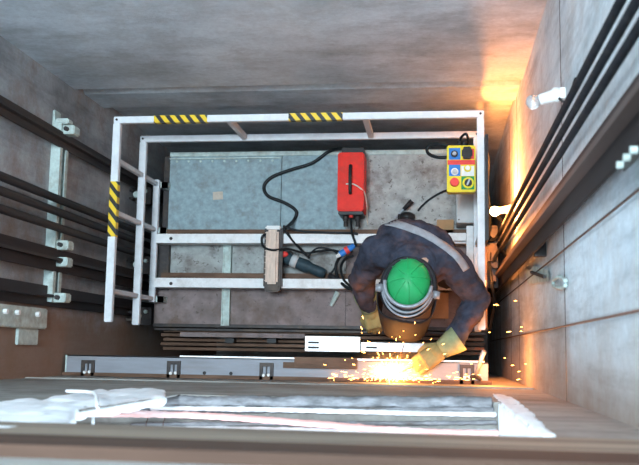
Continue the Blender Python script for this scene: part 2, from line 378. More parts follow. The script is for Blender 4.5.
# inner light frame seen at the right by the person
bm = bmesh.new(); a = PZ(470, 226, .2); c_ = PZ(470, 268, .2); bar(bm, a, c_, .045, .02); bar(bm, PZ(448, 237, .2), PZ(466, 237, .2), .05, .02); bevel(bm, .002)
bar(bm, a - Vector((0, .02, .0)), a - Vector((0, .02, .22)), .03, .03); bar(bm, c_ + Vector((0, .02, 0)), c_ + Vector((0, .02, -.22)), .03, .03)
link('side_frame', bm, 'white_dirty', car)
# black upright panel at the right edge of the roof
xp = PZ(487, 190, .9).x
link('side_upright', boxb((xp - .012, .62, -.03), (xp + .004, 1.22, .98), .002), 'black', car)
# guide shoes at left
for py, s in ((195, 1), (265, 1), (316, .9)):
    q = PZ(143, py, .02); g = bmesh.new()
    box(g, (q.x - .06, q.y - .06, -.08), (q.x + .05, q.y + .06, .0)); box(g, (q.x - .11, q.y - .035, -.03), (q.x - .06, q.y - .02, .06)); box(g, (q.x - .11, q.y + .02, -.03), (q.x - .06, q.y + .035, .06)); bevel(g, .004)
    o = link('guide_shoe', g, 'dark', car)
    g = bmesh.new(); cyl(g, (q.x - .04, q.y, 0), (q.x - .04, q.y, .05), .022); cyl(g, (q.x + .015, q.y + .03, 0), (q.x + .015, q.y + .03, .02), .014, seg=6); link('oiler', g, 'zinc', o)
# right hand shoe cluster
q = PZ(490, 250, .0)
g = bmesh.new(); box(g, (q.x - .02, q.y - .25, -.1), (q.x + .05, q.y + .16, .02)); box(g, (q.x + .0, q.y - .22, .02), (q.x + .03, q.y - .02, .14)); bevel(g, .004); o = link('guide_shoe', g, 'dark', car)
for oy, oz, r_ in ((.1, .02, .028), (-.12, .14, .02)): g = bmesh.new(); cyl(g, (q.x + .02, q.y + oy, oz), (q.x + .02, q.y + oy, oz + .06), r_); link('oiler', g, 'black', o)
# door operator beam along the front of the car
opy0, opy1 = PZ(300, 352, -.1).y, cf - .014
bm = bmesh.new(); N = 5; L0 = PZ(158, 340).x
for i in range(N):
    ya = opy0 + (opy1 - opy0) * i / N; box(bm, (L0, ya, -.42), (crx - .02, ya + (opy1 - opy0) / N * .62, -.1 + (.035 if i % 2 else -.02)))
bevel(bm, .002); op = link('door_operator', bm, 'brown_steel', car)
link('operator_back', boxb((L0 - .05, cf - .035, -.4), (crx - .01, cf - .02, -.06), .002), 'dark', car)
for px in (230, 272):
    q = PZ(px, 341, -.05); link('operator_clip', boxb((q.x - .03, q.y - .015, -.12), (q.x + .03, q.y + .02, -.03), .004), 'black', op)
# white slotted plate bridging car front and header
zp = .08
bm = bmesh.new()
def pb(bm, x0, y0, x1, y1, z, t): a = PZ(x0, y1, z); c_ = PZ(x1, y0, z); box(bm, (a.x, a.y, z - t), (c_.x, c_.y, z))
plate = bmesh.new(); pb(plate, 305, 337, 360, 351, zp, .012); pb(plate, 361, 343.5, 432, 351, zp, .012)
pt = link('slotted_plate', plate, 'aluminium', car)
for x0, y0, x1, y1 in ((308, 341.5, 319, 343.5), (308, 346.5, 319, 348.5), (366, 346.5, 377, 348.5)): g = bmesh.new(); pb(g, x0, y0, x1, y1, zp + .002, .004); link('slot', g, 'black', pt)
link('plate_lip', (lambda b_: (pb(b_, 180, 334, 305, 336.5, zp - .06, .01), b_)[1])(bmesh.new()), 'galv_dirty', car)
# small support feet for the plate
for px in (315, 350, 420): q = PZ(px, 349, 0); g = bmesh.new(); bar(g, (q.x, q.y + .02, -.12), (q.x, q.y + .02, zp - .012), .02, .02); link('plate_stand', g, 'dark', car)
# ------------------------------------------------------------------ guard railing
rl = thing('guard_railing', 'white square tube guard railing with yellow black tape around the car roof', 'railing', (-1.0, 1.3, 0))
zt_, zm_, zl_ = .9, .41, .10
TL = PZ(116, 121, zt_); TR = PZ(479.5, 114, zt_); BL = PZ(110.5, 322, zt_); BR = PZ(482.5, 330, zt_)
TR.y = TL.y = (TR.y + TL.y) / 2 ; BL.x = TL.x = (BL.x + TL.x) / 2; BR.x = TR.x = (BR.x + TR.x) / 2
w = .04
def railpart(name, a, b_, ww=w, hh=w): return link(name, barb(a, b_, ww, hh, .004), 'white', rl)
railpart('top_rail', TL - Vector((w / 2, 0, 0)), TR + Vector((w / 2, 0, 0)))
railpart('top_rail', TL - Vector((0, w / 2, 0)), BL, .045); railpart('top_rail', TR - Vector((0, w / 2, 0)), BR)
def at(p, z): return Vector((p.x, p.y, z))
MLy = PZ(146, 325, zm_).y
railpart('mid_rail', at(TL, zm_) - Vector((w / 2, 0, 0)), at(TR, zm_) + Vector((w / 2, 0, 0)))
railpart('mid_rail', at(TL, zm_) - Vector((0, w / 2, 0)), Vector((TL.x, MLy, zm_)), .045); railpart('mid_rail', at(TR, zm_) - Vector((0, w / 2, 0)), at(BR, zm_))
la = PZ(159, 180, zl_); lb = PZ(156, 302, zl_); la.x = lb.x = TL.x + .0
railpart('toe_rail', la, lb, .04, .04)
for py in (160, 212, 291):                       # left side posts
    y = PZ(117, py, zt_).y; railpart('post', (TL.x, y, zt_ - w / 2), (TL.x, y, zl_ - .02 if py != 291 else .0), .03, .03)
    g = bmesh.new(); box(g, (TL.x + .0, y - .02, .06), (cl + .09, y + .02, .08)); box(g, (cl + .05, y - .02, -.02), (cl + .09, y + .02, .08)); link('foot', g, 'zinc', rl)
for py in (235, 310):
    y = PZ(480, py, zt_).y; railpart('post', (TR.x, y, zt_ - w / 2), (TR.x, y, .0), .03, .03)
for px in (228, 365):                            # back side posts: stop on the mid rail
    x = PZ(px, 122, zt_).x; railpart('post', (x, TL.y, zt_ - w / 2), (x, TL.y, zm_ + w / 2), .035, .035)
for p in (TL, TR):
    for z in (zt_, zm_): g = bmesh.new(); cyl(g, (p.x, p.y, z + w / 2 - .002), (p.x, p.y, z + w / 2 + .006), .007, seg=8); link('cap_screw', g, 'dark', rl)
def tape(a, b_):
    return link('warning_tape', barb(a, b_, w + .003 if abs((b_ - a).x) > .1 else .048, w + .003), 'tape', rl)
for x0, x1 in ((155, 208), (289, 343)):
    tape(Vector((PZ(x0, 119, zt_).x, TL.y, zt_)), Vector((PZ(x1, 119, zt_).x, TL.y, zt_)))
tape(Vector((TL.x, PZ(113, 182, zt_).y, zt_)), Vector((TL.x, PZ(113, 237, zt_).y, zt_)))
# ------------------------------------------------------------------ control station on the right railing
c0 = PZ(447, 192, .86); c1 = PZ(475.5, 145, .86); zc = .86
cs = thing('control_box', 'yellow inspection control box with round buttons hung on the right railing', 'control box', ((c0.x + c1.x) / 2, (c0.y + c1.y) / 2, .78))
link('housing', boxb((c0.x, c0.y, zc - .09), (c1.x, c1.y, zc), .006), 'yellow', cs)
def cell(u0, v0, u1, v1, mat, name='label_patch', t=.002, z=zc):
    return link(name, boxb((c0.x + (c1.x - c0.x) * u0, c1.y + (c0.y - c1.y) * v1, z), (c0.x + (c1.x - c0.x) * u1, c1.y + (c0.y - c1.y) * v0, z + t)), mat, cs)
cell(.07, .06, .47, .31, 'blue'); cell(.07, .42, .47, .66, 'blue'); cell(.5, .45, .95, .66, 'wplast'); cell(.5, .67, .95, .95, 'greenp'); cell(.55, .08, .95, .3, 'red2')
cell(.02, .32, .98, .42, 'red2', 'red_band', .003)
def button(u, v, r, mats, hs, name):
    x = c0.x + (c1.x - c0.x) * u; y = c1.y + (c0.y - c1.y) * v; z = zc; last = None
    for i, (mt, rr, h) in enumerate(zip(mats, r, hs)):
        g = bmesh.new(); cyl(g, (x, y, z), (x, y, z + h), rr, rr * .92, 20); z += h
        last = link(name if i == 0 else 'cap', g, mt, cs if i == 0 else last, False)
    return last
button(.26, .19, (.021, .012), ('black', 'silver'), (.012, .01), 'push_button')
button(.27, .57, (.022, .014), ('wplast', 'grey_box'), (.012, .01), 'push_button')
button(.72, .50, (.022, .014), ('yellow', 'wplast'), (.012, .01), 'push_button')
button(.26, .80, (.022, .026), ('red2', 'red2'), (.012, .016), 'emergency_stop')
o = button(.74, .81, (.034, .022), ('yellow', 'black'), (.006, .014), 'selector_switch')
x = c0.x + (c1.x - c0.x) * .74; y = c1.y + (c0.y - c1.y) * .81
link('switch_grip', barb((x - .008, y - .018, zc + .026), (x + .008, y + .018, zc + .026), .01, .014, .002), 'silver', cs)
x = c0.x + (c1.x - c0.x) * .7; y = c1.y + (c0.y - c1.y) * .18
g = bmesh.new(); box(g, (x - .022, y - .035, zc), (x + .022, y + .035, zc + .03)); box(g, (x - .03, y - .02, zc), (x + .03, y + .02, zc + .024)); bevel(g, .004); link('socket_cover', g, 'black', cs)
g = bmesh.new()
for u in (.45, .62): xx = c0.x + (c1.x - c0.x) * u; cyl(g, (xx, c1.y - .005, zc - .04), (xx, c1.y + .03, zc - .04), .014)
link('cable_gland', g, 'black', cs)
link('mounting_arm', boxb((c1.x - .01, (c0.y + c1.y) / 2 - .03, zc - .09), (TR.x - .02, (c0.y + c1.y) / 2 + .03, zc - .075)), 'zinc', cs)
# grey box below it
a = PZ(457, 222, .3); c_ = PZ(477, 190, .3)
jb = thing('junction_box', 'light grey junction box on the car roof below the yellow control box', 'junction box', ((a.x + c_.x) / 2, (a.y + c_.y) / 2, .0))
link('housing', boxb((a.x, a.y, .0), (c_.x, c_.y, .285), .005), 'grey_box', jb); link('lid', boxb((a.x - .003, a.y - .003, .285), (c_.x + .003, c_.y + .003, .3), .004), 'grey_box', jb)
for dx in (.012, -.012):
    for yy in (a.y + .015, c_.y - .015): g = bmesh.new(); cyl(g, ((a.x if dx > 0 else c_.x) + dx, yy, .298), ((a.x if dx > 0 else c_.x) + dx, yy, .303), .005, seg=8); link('lid_screw', g, 'dark', jb)
# ------------------------------------------------------------------ red welding inverter
wa = PZ(337, 211, .24); wb = PZ(364, 152, .24)
wi = thing('welding_machine', 'red portable welding machine with black strap lying on the car roof', 'welding machine', ((wa.x + wb.x) / 2, (wa.y + wb.y) / 2, 0))
link('case', boxb((wa.x, wa.y, .012), (wb.x, wb.y, .24), .008), 'red', wi)
link('front_panel', boxb((wa.x + .005, wa.y - .02, .02), (wb.x - .005, wa.y + .002, .225), .005), 'black', wi)
link('rear_panel', boxb((wa.x + .02, wb.y - .002, .02), (wb.x - .005, wb.y + .04, .2), .005), 'black', wi)
cxw = (wa.x + wb.x) / 2
g = bmesh.new(); hy0, hy1 = PZ(350, 192, .27).y, PZ(350, 166, .27).y
tube(g, smoothpts([(cxw, hy0, .238), (cxw, hy0 + .01, .27), (cxw, hy1 - .01, .27), (cxw, hy1, .238)], 5), .011, 10); link('handle', g, 'black', wi, True)
for dx in (-.04, .04):
    g = bmesh.new(); cyl(g, (cxw + dx, wa.y - .018, .13), (cxw + dx, wa.y - .05, .13), .018); cyl(g, (cxw + dx, wa.y - .05, .13), (cxw + dx, wa.y - .085, .12), .013, .016); link('cable_plug', g, 'dark', wi)
g = bmesh.new(); cyl(g, (cxw, wa.y - .018, .18), (cxw, wa.y - .035, .18), .014); link('dial', g, 'red2', wi)
g = bmesh.new()
for sx in (wa.x + .02, wb.x - .02):
    for sy in (wa.y + .04, wb.y - .04): cyl(g, (sx, sy, 0), (sx, sy, .014), .012)
link('rubber_foot', g, 'black', wi)
g = bmesh.new(); tube(g, smoothpts([PZ(346, 184, .256), PZ(353, 184, .256), PZ(360, 188, .25), (wb.x + .004, PZ(366, 193, .2).y, .2), (wb.x + .012, PZ(366, 205, .12).y, .12), (wb.x + .008, wa.y + .0, .04), (wb.x + .01, wa.y - .06, .01)], 6), .0045, 8)
tag(link('ground_wire', g, 'wire_white', None, True), 'thin white wire hanging over the side of the red welding machine', 'wire')
# ------------------------------------------------------------------ strip lamp
la_, lb_ = PZ(272.5, 227, .24), PZ(272.5, 287, .24)
sl = thing('strip_lamp', 'beige ribbed strip lamp lying across the two white channels', 'lamp', (la_.x, (la_.y + lb_.y) / 2, .16))
hw = .062
link('housing', boxb((la_.x - hw, lb_.y, .162), (la_.x + hw, la_.y, .2), .008), 'dark', sl)
link('lamp_lens', boxb((la_.x - hw + .018, lb_.y + .02, .195), (la_.x + hw - .022, la_.y - .015, .235), .014), 'lens', sl)
link('end_cap', boxb((la_.x - hw + .01, lb_.y - .03, .165), (la_.x + hw - .01, lb_.y + .015, .215), .01), 'dark', sl)
link('end_cap', boxb((la_.x - hw + .01, la_.y - .012, .165), (la_.x + hw - .01, la_.y + .012, .225), .008), 'wplast', sl)
g = bmesh.new()
for i in range(9): yy = lb_.y + .04 + i * (la_.y - lb_.y - .08) / 8; box(g, (la_.x - hw + .014, yy, .232), (la_.x + hw - .018, yy + .004, .238))
link('lens_rib', g, 'lens', sl)
# ------------------------------------------------------------------ angle grinder
zg_ = .1
ga, gb = PZ(284, 257, zg_), PZ(330, 276, zg_)
gr = thing('angle_grinder', 'dark angle grinder with a red button lying between the channels', 'power tool', (ga.x, ga.y, -.02))
dd = (gb - ga).normalized(); side = dd.cross(Vector((0, 0, 1)))
g = bmesh.new(); tube(g, [ga + dd * t for t in (0, .03, .05, .12, .16, .2, .27, .3)], [.034, .045, .038, .042, .045, .034, .036, .028], 14); link('motor_body', g, 'teal', gr, True)
g = bmesh.new(); tube(g, [ga - dd * .0 + Vector((0, 0, .02)), ga + Vector((0, 0, -.05))], [.032, .026], 14); cyl(g, ga + dd * .0 + Vector((0, 0, -.05)), ga + Vector((0, 0, -.056)), .062, seg=28); link('gear_head', g, 'dark', gr)
g = bmesh.new(); ell(g, ga + dd * .0 + Vector((0, 0, .045)) - side * .015, (.03, .02, .014)); link('lock_button', g, 'red2', gr, True)
g = bmesh.new(); cyl(g, ga + side * .03, ga + side * .13 + Vector((0, 0, .02)), .015, .018); link('side_handle', g, 'black', gr, True)
g = bmesh.new(); tube(g, [gb + dd * -.01, gb + dd * .06], [.024, .014], 12); link('rear_grip', g, 'black', gr, True)
g = bmesh.new(); tube(g, [ga + dd * .055, ga + dd * .075, ga + dd * .1], [.042, .045, .043], 14); link('grip_band', g, 'grey_box', gr, True)
# ------------------------------------------------------------------ plug connector
q = PZ(344, 252, .2); q2 = PZ(352, 247, .2)
pc = thing('plug_connector', 'blue and red cable plug connector by the shoulder of the worker', 'connector', (q.x, q.y, .16))
d_ = (q2 - q).normalized()
g = bmesh.new(); cyl(g, q - d_ * .03, q + d_ * .01, .022); link('plug', g, 'blue', pc)
g = bmesh.new(); cyl(g, q + d_ * .01, q + d_ * .035, .026); link('collar', g, 'red2', pc)
g = bmesh.new(); cyl(g, q + d_ * .035, q + d_ * .08, .022, .016); link('socket', g, 'blue', pc)
g = bmesh.new(); cyl(g, q - d_ * .06, q - d_ * .03, .01, .016); link('gland', g, 'wplast', pc)
# ------------------------------------------------------------------ cables on the roof
def cable(pts, r, label, mat='cable', name='power_cable', cat='cable'):
    g = bmesh.new(); tube(g, smoothpts([PZ(*p) for p in pts], 8), r, 8)
    return tag(link(name, g, mat, None, True), label, cat)
cable([(346, 149, .15), (338, 149, .06), (328, 152, .02), (312, 163, .02), (290, 170, .02), (272, 177, .02), (264, 186, .02), (268, 196, .02), (285, 203, .02), (296, 211, .02), (294, 220, .03), (287, 227, .17), (284, 229, .2)], .012, 'thick black cable curving from the red welding machine to the strip lamp')
cable([(283, 226, .2), (300, 231, .18), (325, 232.5, .18), (350, 233, .18), (358, 234, .18)], .008, 'thin black cable running along the upper white channel to the worker')
cable([(283, 228, .22), (292, 240, .18), (300, 248, .1), (309, 258, .08), (303, 252, .08), (292, 240, .18), (287, 232, .2)], .007, 'narrow black cable loop dropping from the lamp to the grinder')
cable([(268, 233, .2), (262, 237, .19), (263, 246, .19), (272, 250, .25), (288, 249, .17), (305, 253, .1), (320, 251, .1), (332, 250, .12), (343, 253, .18)], .008, 'black cable wound over the strip lamp towards the blue plug')
cable([(328, 277, .1), (336, 266, .1), (338, 256, .12), (332, 250, .14), (318, 248, .14), (308, 256, .12)], .007, 'black cable curling from the rear end of the grinder')
cable([(352, 251, .2), (341, 256, .14), (336, 266, .1), (338, 278, .12), (346, 287, .18), (358, 291, .2)], .011, 'outer black cable loop hanging below the blue plug')
cable([(353, 256, .2), (345, 259, .16), (341, 268, .12), (344, 280, .16), (354, 289, .2)], .009, 'inner black cable loop hanging below the blue plug')
cable([(350, 214, .12), (351, 222, .1), (352, 233, .19), (355, 242, .19), (356, 246, .2)], .008, 'black cable from the welding machine socket down to the blue plug')
cable([(454, 147, .8), (447, 145, .8), (436, 144, .78), (428, 147, .76), (428, 153, .76), (436, 157, .78), (447, 157, .79), (455, 152, .78)], .010, 'black cable loop sticking out left of the yellow control box')
cable([(452, 189, .05), (442, 192, .02), (430, 199, .01), (421, 207, .01), (418, 211, .01)], .007, 'black cable lying on the roof below the yellow control box')
cable([(461, 147, .8), (461, 138, .84), (466, 134, .88), (468, 140, .86), (466, 147, .8)], .008, 'short black cable loop on top of the yellow control box')
# tool by the worker
ta, tb = PZ(395, 218, .04), PZ(412, 201, .05)
tt = thing('hand_tool', 'black handled tool lying on the roof behind the worker', 'hand tool', (ta.x, ta.y, 0))
g = bmesh.new(); cyl(g, ta.lerp(tb, .5), tb, .013, .018); link('handle', g, 'black', tt, True)
g = bmesh.new(); cyl(g, ta, ta.lerp(tb, .52), .006); link('shank', g, 'silver', tt)
g = bmesh.new(); q = PZ(407, 217, .05); ell(g, q, (.055, .035, .045)); box(g, (q.x - .06, q.y - .045, .0), (q.x + .05, q.y + .02, .05)); link('tool_head', g, 'black', tt, True)
q = PZ(218, 196, .0); g = bmesh.new(); bar(g, (q.x - .035, q.y, .002), (q.x + .035, q.y + .004, .002), .055, .002); tag(link('paper_tag', g, 'paper'), 'faded square paper tag lying on the left galvanised roof panel', 'paper')
q = PZ(446, 227, .05); tag(link('cardboard_piece', boxb((q.x - .06, q.y - .05, 0), (q.x + .05, q.y + .05, .05), .003), 'card'), 'brown cardboard piece beside the right shoulder of the worker', 'cardboard')
q = PZ(424, 305, .0); tag(link('cardboard_piece', boxb((q.x - .07, q.y - .09, -.018), (q.x + .16, q.y + .08, .03), .003), 'card'), 'brown board lying on the roof below the right arm of the worker', 'cardboard')
g = bmesh.new(); q = PZ(336, 296, -.01); tube(g, [PZ(331, 306, .0), PZ(338, 292, .0)], [.012, .02], 8); tag(link('metal_offcut', g, 'zinc'), 'small metal offcut on the dirty roof below the grinder', 'offcut')
for (px, py) in ((330, 300), (320, 294)):
    pass
# ------------------------------------------------------------------ landing door header
zh = 1.04
ha, hb = PZ(66, 381, zh), PZ(488, 360, zh); hb.y = PZ(290, 359, zh).y
hd = thing('door_header', 'long galvanised door header beam fixed to the front wall under welding', 'beam', ((ha.x + hb.x) / 2, YF, zh - .12))
hy0 = YF + .002; hy1 = hb.y
bm = bmesh.new(); box(bm, (ha.x, hy0, zh - .006), (hb.x, hy1, zh)); box(bm, (ha.x, hy1 - .006, zh - .14), (hb.x, hy1, zh)); box(bm, (ha.x, hy0, zh - .14), (hb.x, hy0 + .006, zh)); 
link('beam_body', bm, 'header', hd)
link('beam_lip', boxb((PZ(180, 357, zh).x, hy1, zh - .03), (hb.x - .02, hy1 + .008, zh + .006)), 'aluminium', hd)
link('wall_angle', boxb((ha.x - .02, hy0, zh + .0005), (hb.x + .02, hy0 + .02, zh + .014)), 'brown_steel', hd)
link('end_plate', boxb((ha.x - .008, hy0, zh - .14), (ha.x, hy1, zh + .004)), 'zinc', hd)
for px, py in ((87, 369), (173, 370), (266, 372), (467, 374)):
    q = PZ(px, py, zh + .02); g = bmesh.new()
    for dx in (-.022, .022): box(g, (q.x + dx * 1.35 - .009, q.y - .055, zh + .001), (q.x + dx * 1.35 + .009, q.y + .05, zh + .014))
    box(g, (q.x - .036, q.y + .03, zh + .001), (q.x + .036, q.y + .05, zh + .013)); box(g, (q.x - .036, q.y - .055, zh + .001), (q.x + .036, q.y - .038, zh + .013)); box(g, (q.x - .003, q.y - .045, zh + .001), (q.x + .003, q.y + .035, zh + .012))
    o = link('slotted_bracket', g, 'dark', hd)
    g = bmesh.new(); cyl(g, (q.x - .012, q.y - .018, zh + .008), (q.x - .012, q.y - .018, zh + .028), .009, seg=6); cyl(g, (q.x + .014, q.y - .016, zh + .008), (q.x + .014, q.y - .016, zh + .024), .009, seg=6); link('bolt', g, 'wplast', o)
for px, py in ((204.5, 373), (231, 373.5)):
    q = PZ(px, py, zh); g = bmesh.new(); cyl(g, (q.x, q.y, zh - .004), (q.x, q.y, zh + .004), .01, seg=10); link('rivet', g, 'black', hd)
a = PZ(294, 368, zh + .03); c_ = PZ(357, 358, zh + .03)
tag(link('steel_angle', boxb((a.x, a.y, zh + .001), (c_.x, c_.y, zh + .03), .003), 'brown_steel'), 'rusty brown steel block lying on the header beam left of the weld', 'steel angle')
g = bmesh.new(); box(g, (PZ(283, 368, zh + .01).x, a.y - .001, zh + .001), (a.x - .001, PZ(283, 362, zh + .01).y, zh + .012)); tag(link('steel_shim', g, 'brown_steel'), 'small dark steel shim at the left end of the rusty block', 'shim')
# hammer standing against the header
cp = thing('chipping_hammer', 'chipping hammer with a pale handle resting on the right end of the header', 'hammer', tuple(PZ(476, 380, zh)))
g = bmesh.new(); tube(g, [PZ(476, 375, zh + .04), PZ(480, 362, zh + .07), PZ(484, 351, zh + .1)], [.009, .011, .014], 10); link('handle', g, 'silver', cp, True)
g = bmesh.new(); tube(g, [PZ(470, 377, zh + .025), PZ(476, 376, zh + .035), PZ(481, 380, zh + .03)], [.006, .014, .008], 8); link('hammer_head', g, 'dark', cp)
# ------------------------------------------------------------------ ropes, rails and wires
def vrod(name, label, cat, x, y, r, mat, group=None, lo=-1.9, hi=8.8, seg=12):
    g = bmesh.new(); N = 30
    tube(g, [(x, y, lo + (hi - lo) * i / N) for i in range(N + 1)], r, seg)
    return tag(link(name, g, mat, None, True), label, cat, group)
xrope = XR - .07
def wy(px, py, x): return PXp(px, py, x).y
for (px, py, nm) in ((593, 54, 'hoist rope nearest the back wall of the right trio'), (568.5, 121, 'middle hoist rope of the trio by the right wall'), (593, 101, 'hoist rope nearest the big guide rail of the right trio')):
    vrod('hoist_rope', nm, 'rope', xrope, wy(px, py, xrope), .0115, 'rope', 'hoist ropes by the right wall')
def guide_rail(label, x, y0, y1, xdir, mats=('rail_brown', 'rail_edge'), blade=.06, lo=-2.5, hi=8.8, group='guide rails'):
    t = thing('guide_rail', label, 'rail', (x, (y0 + y1) / 2, lo), group)
    g = bmesh.new(); box(g, (min(x, x + xdir * .012), min(y0, y1), lo), (max(x, x + xdir * .012), max(y0, y1), hi)); bevel(g, .002); link('rail_flange', g, mats[0], t)
    ym = (y0 + y1) / 2; g = bmesh.new(); box(g, (min(x + xdir * .012, x + xdir * (.012 + blade)), ym - .008, lo), (max(x + xdir * .012, x + xdir * (.012 + blade)), ym + .008, hi)); link('rail_blade', g, mats[1], t)
    return t
xr_ = XR - .05
ya, yc = wy(600, 132, xr_), wy(600, 188, xr_)
guide_rail('broad brown guide rail standing off the right wall', xr_, ya, yc, -1, blade=.035)
# rail brackets to the right wall
for i, z in enumerate((2.0, 4.6)):
    g = bmesh.new(); box(g, (xr_ + .001, min(ya, yc) - .01, z), (XR, max(ya, yc) + .01, z + .05))
    tag(link('rail_bracket', g, 'dark'), ('middle dark bracket between right guide rail and wall', 'upper dark bracket between right guide rail and wall')[i], 'bracket', 'right rail brackets')
# thin wires
xw = XR - .012
vrod('steel_wire', 'thin steel wire along the right wall just below the broad guide rail', 'wire', xw, wy(560, 253, xw), .0035, 'dark')
vrod('steel_wire', 'thin brown wire along the right wall nearest the front wall', 'wire', xw, wy(560, 327, xw), .0035, 'wire_brown')
# left side
xlf = XL + .045
vrod_y = []
def ly(px, py, x=xlf): return PXp(px, py, x).y
guide_rail('dark guide rail highest in the photo along the left wall', xlf, ly(60, 131), ly(60, 148), 1, ('rail', 'rail'), .03)
for py, nm in ((196, 'uppermost'), (209, 'middle'), (225, 'lowest')):
    vrod('counterweight_rope', nm + ' of three dark ropes along the left wall', 'rope', xlf + .05, ly(50, py, xlf + .05), .022, 'rail', 'ropes by the left wall')
guide_rail('brown dark guide rail below the three ropes on the left', xlf, ly(60, 250), ly(60, 273), 1, ('rail_brown', 'rail'), .04)
guide_rail('dark guide rail lowest in the photo by the left wall', xlf - .03, ly(60, 288, xlf - .03), ly(60, 308, xlf - .03), 1, ('rail', 'rail'), .03)
# galvanised cross strut on the left wall
zs = PXp(60, 200, XL + .07).z
def leftY(px, py): return PXp(px, py, XL + .07)
lb1 = thing('rail_bracket', 'galvanised strut crossing behind the ropes on the left wall', 'bracket', (XL, .5, zs), None)
a = leftY(70, 126); c_ = leftY(57, 302); zs = (a.z + c_.z) / 2 
bm = bmesh.new(); hh = .055
box(bm, (XL, c_.y, zs - hh), (XL + .01, a.y, zs + hh)); box(bm, (XL + .01, c_.y, zs - hh), (XL + .05, a.y, zs - hh + .006)); box(bm, (XL + .01, c_.y, zs + hh - .006), (XL + .05, a.y, zs + hh)); box(bm, (XL + .05, c_.y, zs - hh), (XL + .055, a.y, zs - .02)); box(bm, (XL + .05, c_.y, zs + .02), (XL + .055, a.y, zs + hh))
link('strut', bm, 'zinc', lb1)
for py in (126, 245, 262, 298):
    y = leftY(60, py).y; o = link('rail_clip', boxb((XL + .02, y - .025, zs - .05), (XL + .12, y + .025, zs + .035), .006), 'zinc', lb1)
    g = bmesh.new(); cyl(g, (XL + .08, y, zs + .03), (XL + .08, y, zs + .06), .013, seg=6); link('bolt', g, 'dark', o)
g = bmesh.new(); yt = leftY(50, 118).y
box(g, (XL, yt - .04, zs - .03), (XL + .012, yt + .10, zs + .06)); box(g, (XL + .012, yt + .02, zs - .02), (XL + .09, yt + .05, zs + .05)); bevel(g, .006)
link('end_clip', g, 'zinc', lb1)
lb2 = thing('mounting_plate', 'dusty galvanised mounting plate at the left edge below the strut', 'bracket', (XL, .2, zs), None)
y0_ = leftY(20, 305).y; y1_ = leftY(30, 328).y
z_a = leftY(55, 310).z; z_b = leftY(-20, 310).z
link('plate', boxb((XL, y1_, z_a), (XL + .03, y0_, z_b), .006), 'zinc', lb2)
g = bmesh.new()
for px in (12, 24, 44): q = leftY(px, 306); cyl(g, (XL + .02, (y0_ + y1_) / 2 + .02, q.z), (XL + .05, (y0_ + y1_) / 2 + .02, q.z), .014, seg=6)
link('bolt', g, 'wplast', lb2)
link('lower_tab', boxb((XL, leftY(30, 345).y, leftY(48, 340).z), (XL + .015, y1_, leftY(28, 340).z), .004), 'zinc', lb2)
# ------------------------------------------------------------------ bits on the right wall
def rwall(px, py, off=0): return PXp(px, py, XR - off)
q = rwall(536, 276); wbk = thing('wall_bracket', 'pale flat wall bracket left of the hook on the right wall', 'bracket', tuple(q))
g = bmesh.new(); pts = [(525, 268), (530, 270), (533, 266), (548, 270), (549, 281), (528, 284)]
vs = []; A = [g.verts.new(rwall(*p_)) for p_ in pts]; B = [g.verts.new(rwall(*p_, .012)) for p_ in pts]
g.faces.new(A); g.faces.new(B[::-1])
for i in range(len(pts)): g.faces.new((A[i], A[(i + 1) % len(pts)], B[(i + 1) % len(pts)], B[i]))
link('plate', g, 'zinc', wbk)
g = bmesh.new(); a = rwall(531, 272, .02); c_ = rwall(545, 277, .02); bar(g, a, c_, .012, .012); link('bolt_row', g, 'dark', wbk)
g = bmesh.new(); tube(g, smoothpts([rwall(566, 281, .01), rwall(560, 277, .015), rwall(554, 280, .015), rwall(554, 286, .015), rwall(561, 288, .015), rwall(566, 285, .01)], 5), .008, 8); tag(link('wall_hook', g, 'zinc', None, True), 'curved pale metal hook fixed on the right wall', 'hook')
# rail clip with bolts at the right edge
xk = xr_ - .005
rc = thing('clip_plate', 'dark clip plate with three pale bolts at the right edge of the photo', 'rail clip', tuple(PXp(632, 158, xk)))
g = bmesh.new(); pts = [(620, 166), (636, 146), (656, 130), (660, 138), (646, 152), (624, 172)]
A = [g.verts.new(PXp(*p_, xk)) for p_ in pts]; B = [g.verts.new(PXp(*p_, xk - .012)) for p_ in pts]
g.faces.new(A); g.faces.new(B[::-1])
for i in range(6): g.faces.new((A[i], A[(i + 1) % 6], B[(i + 1) % 6], B[i]))
link('plate', g, 'dark', rc)
for px, py in ((623, 165), (630, 157.5), (637, 150)):
    g = bmesh.new(); p_ = PXp(px, py, xk - .012); cyl(g, p_, p_ + Vector((-.014, 0, 0)), .0085, seg=12); link('bolt', g, 'zinc', rc)
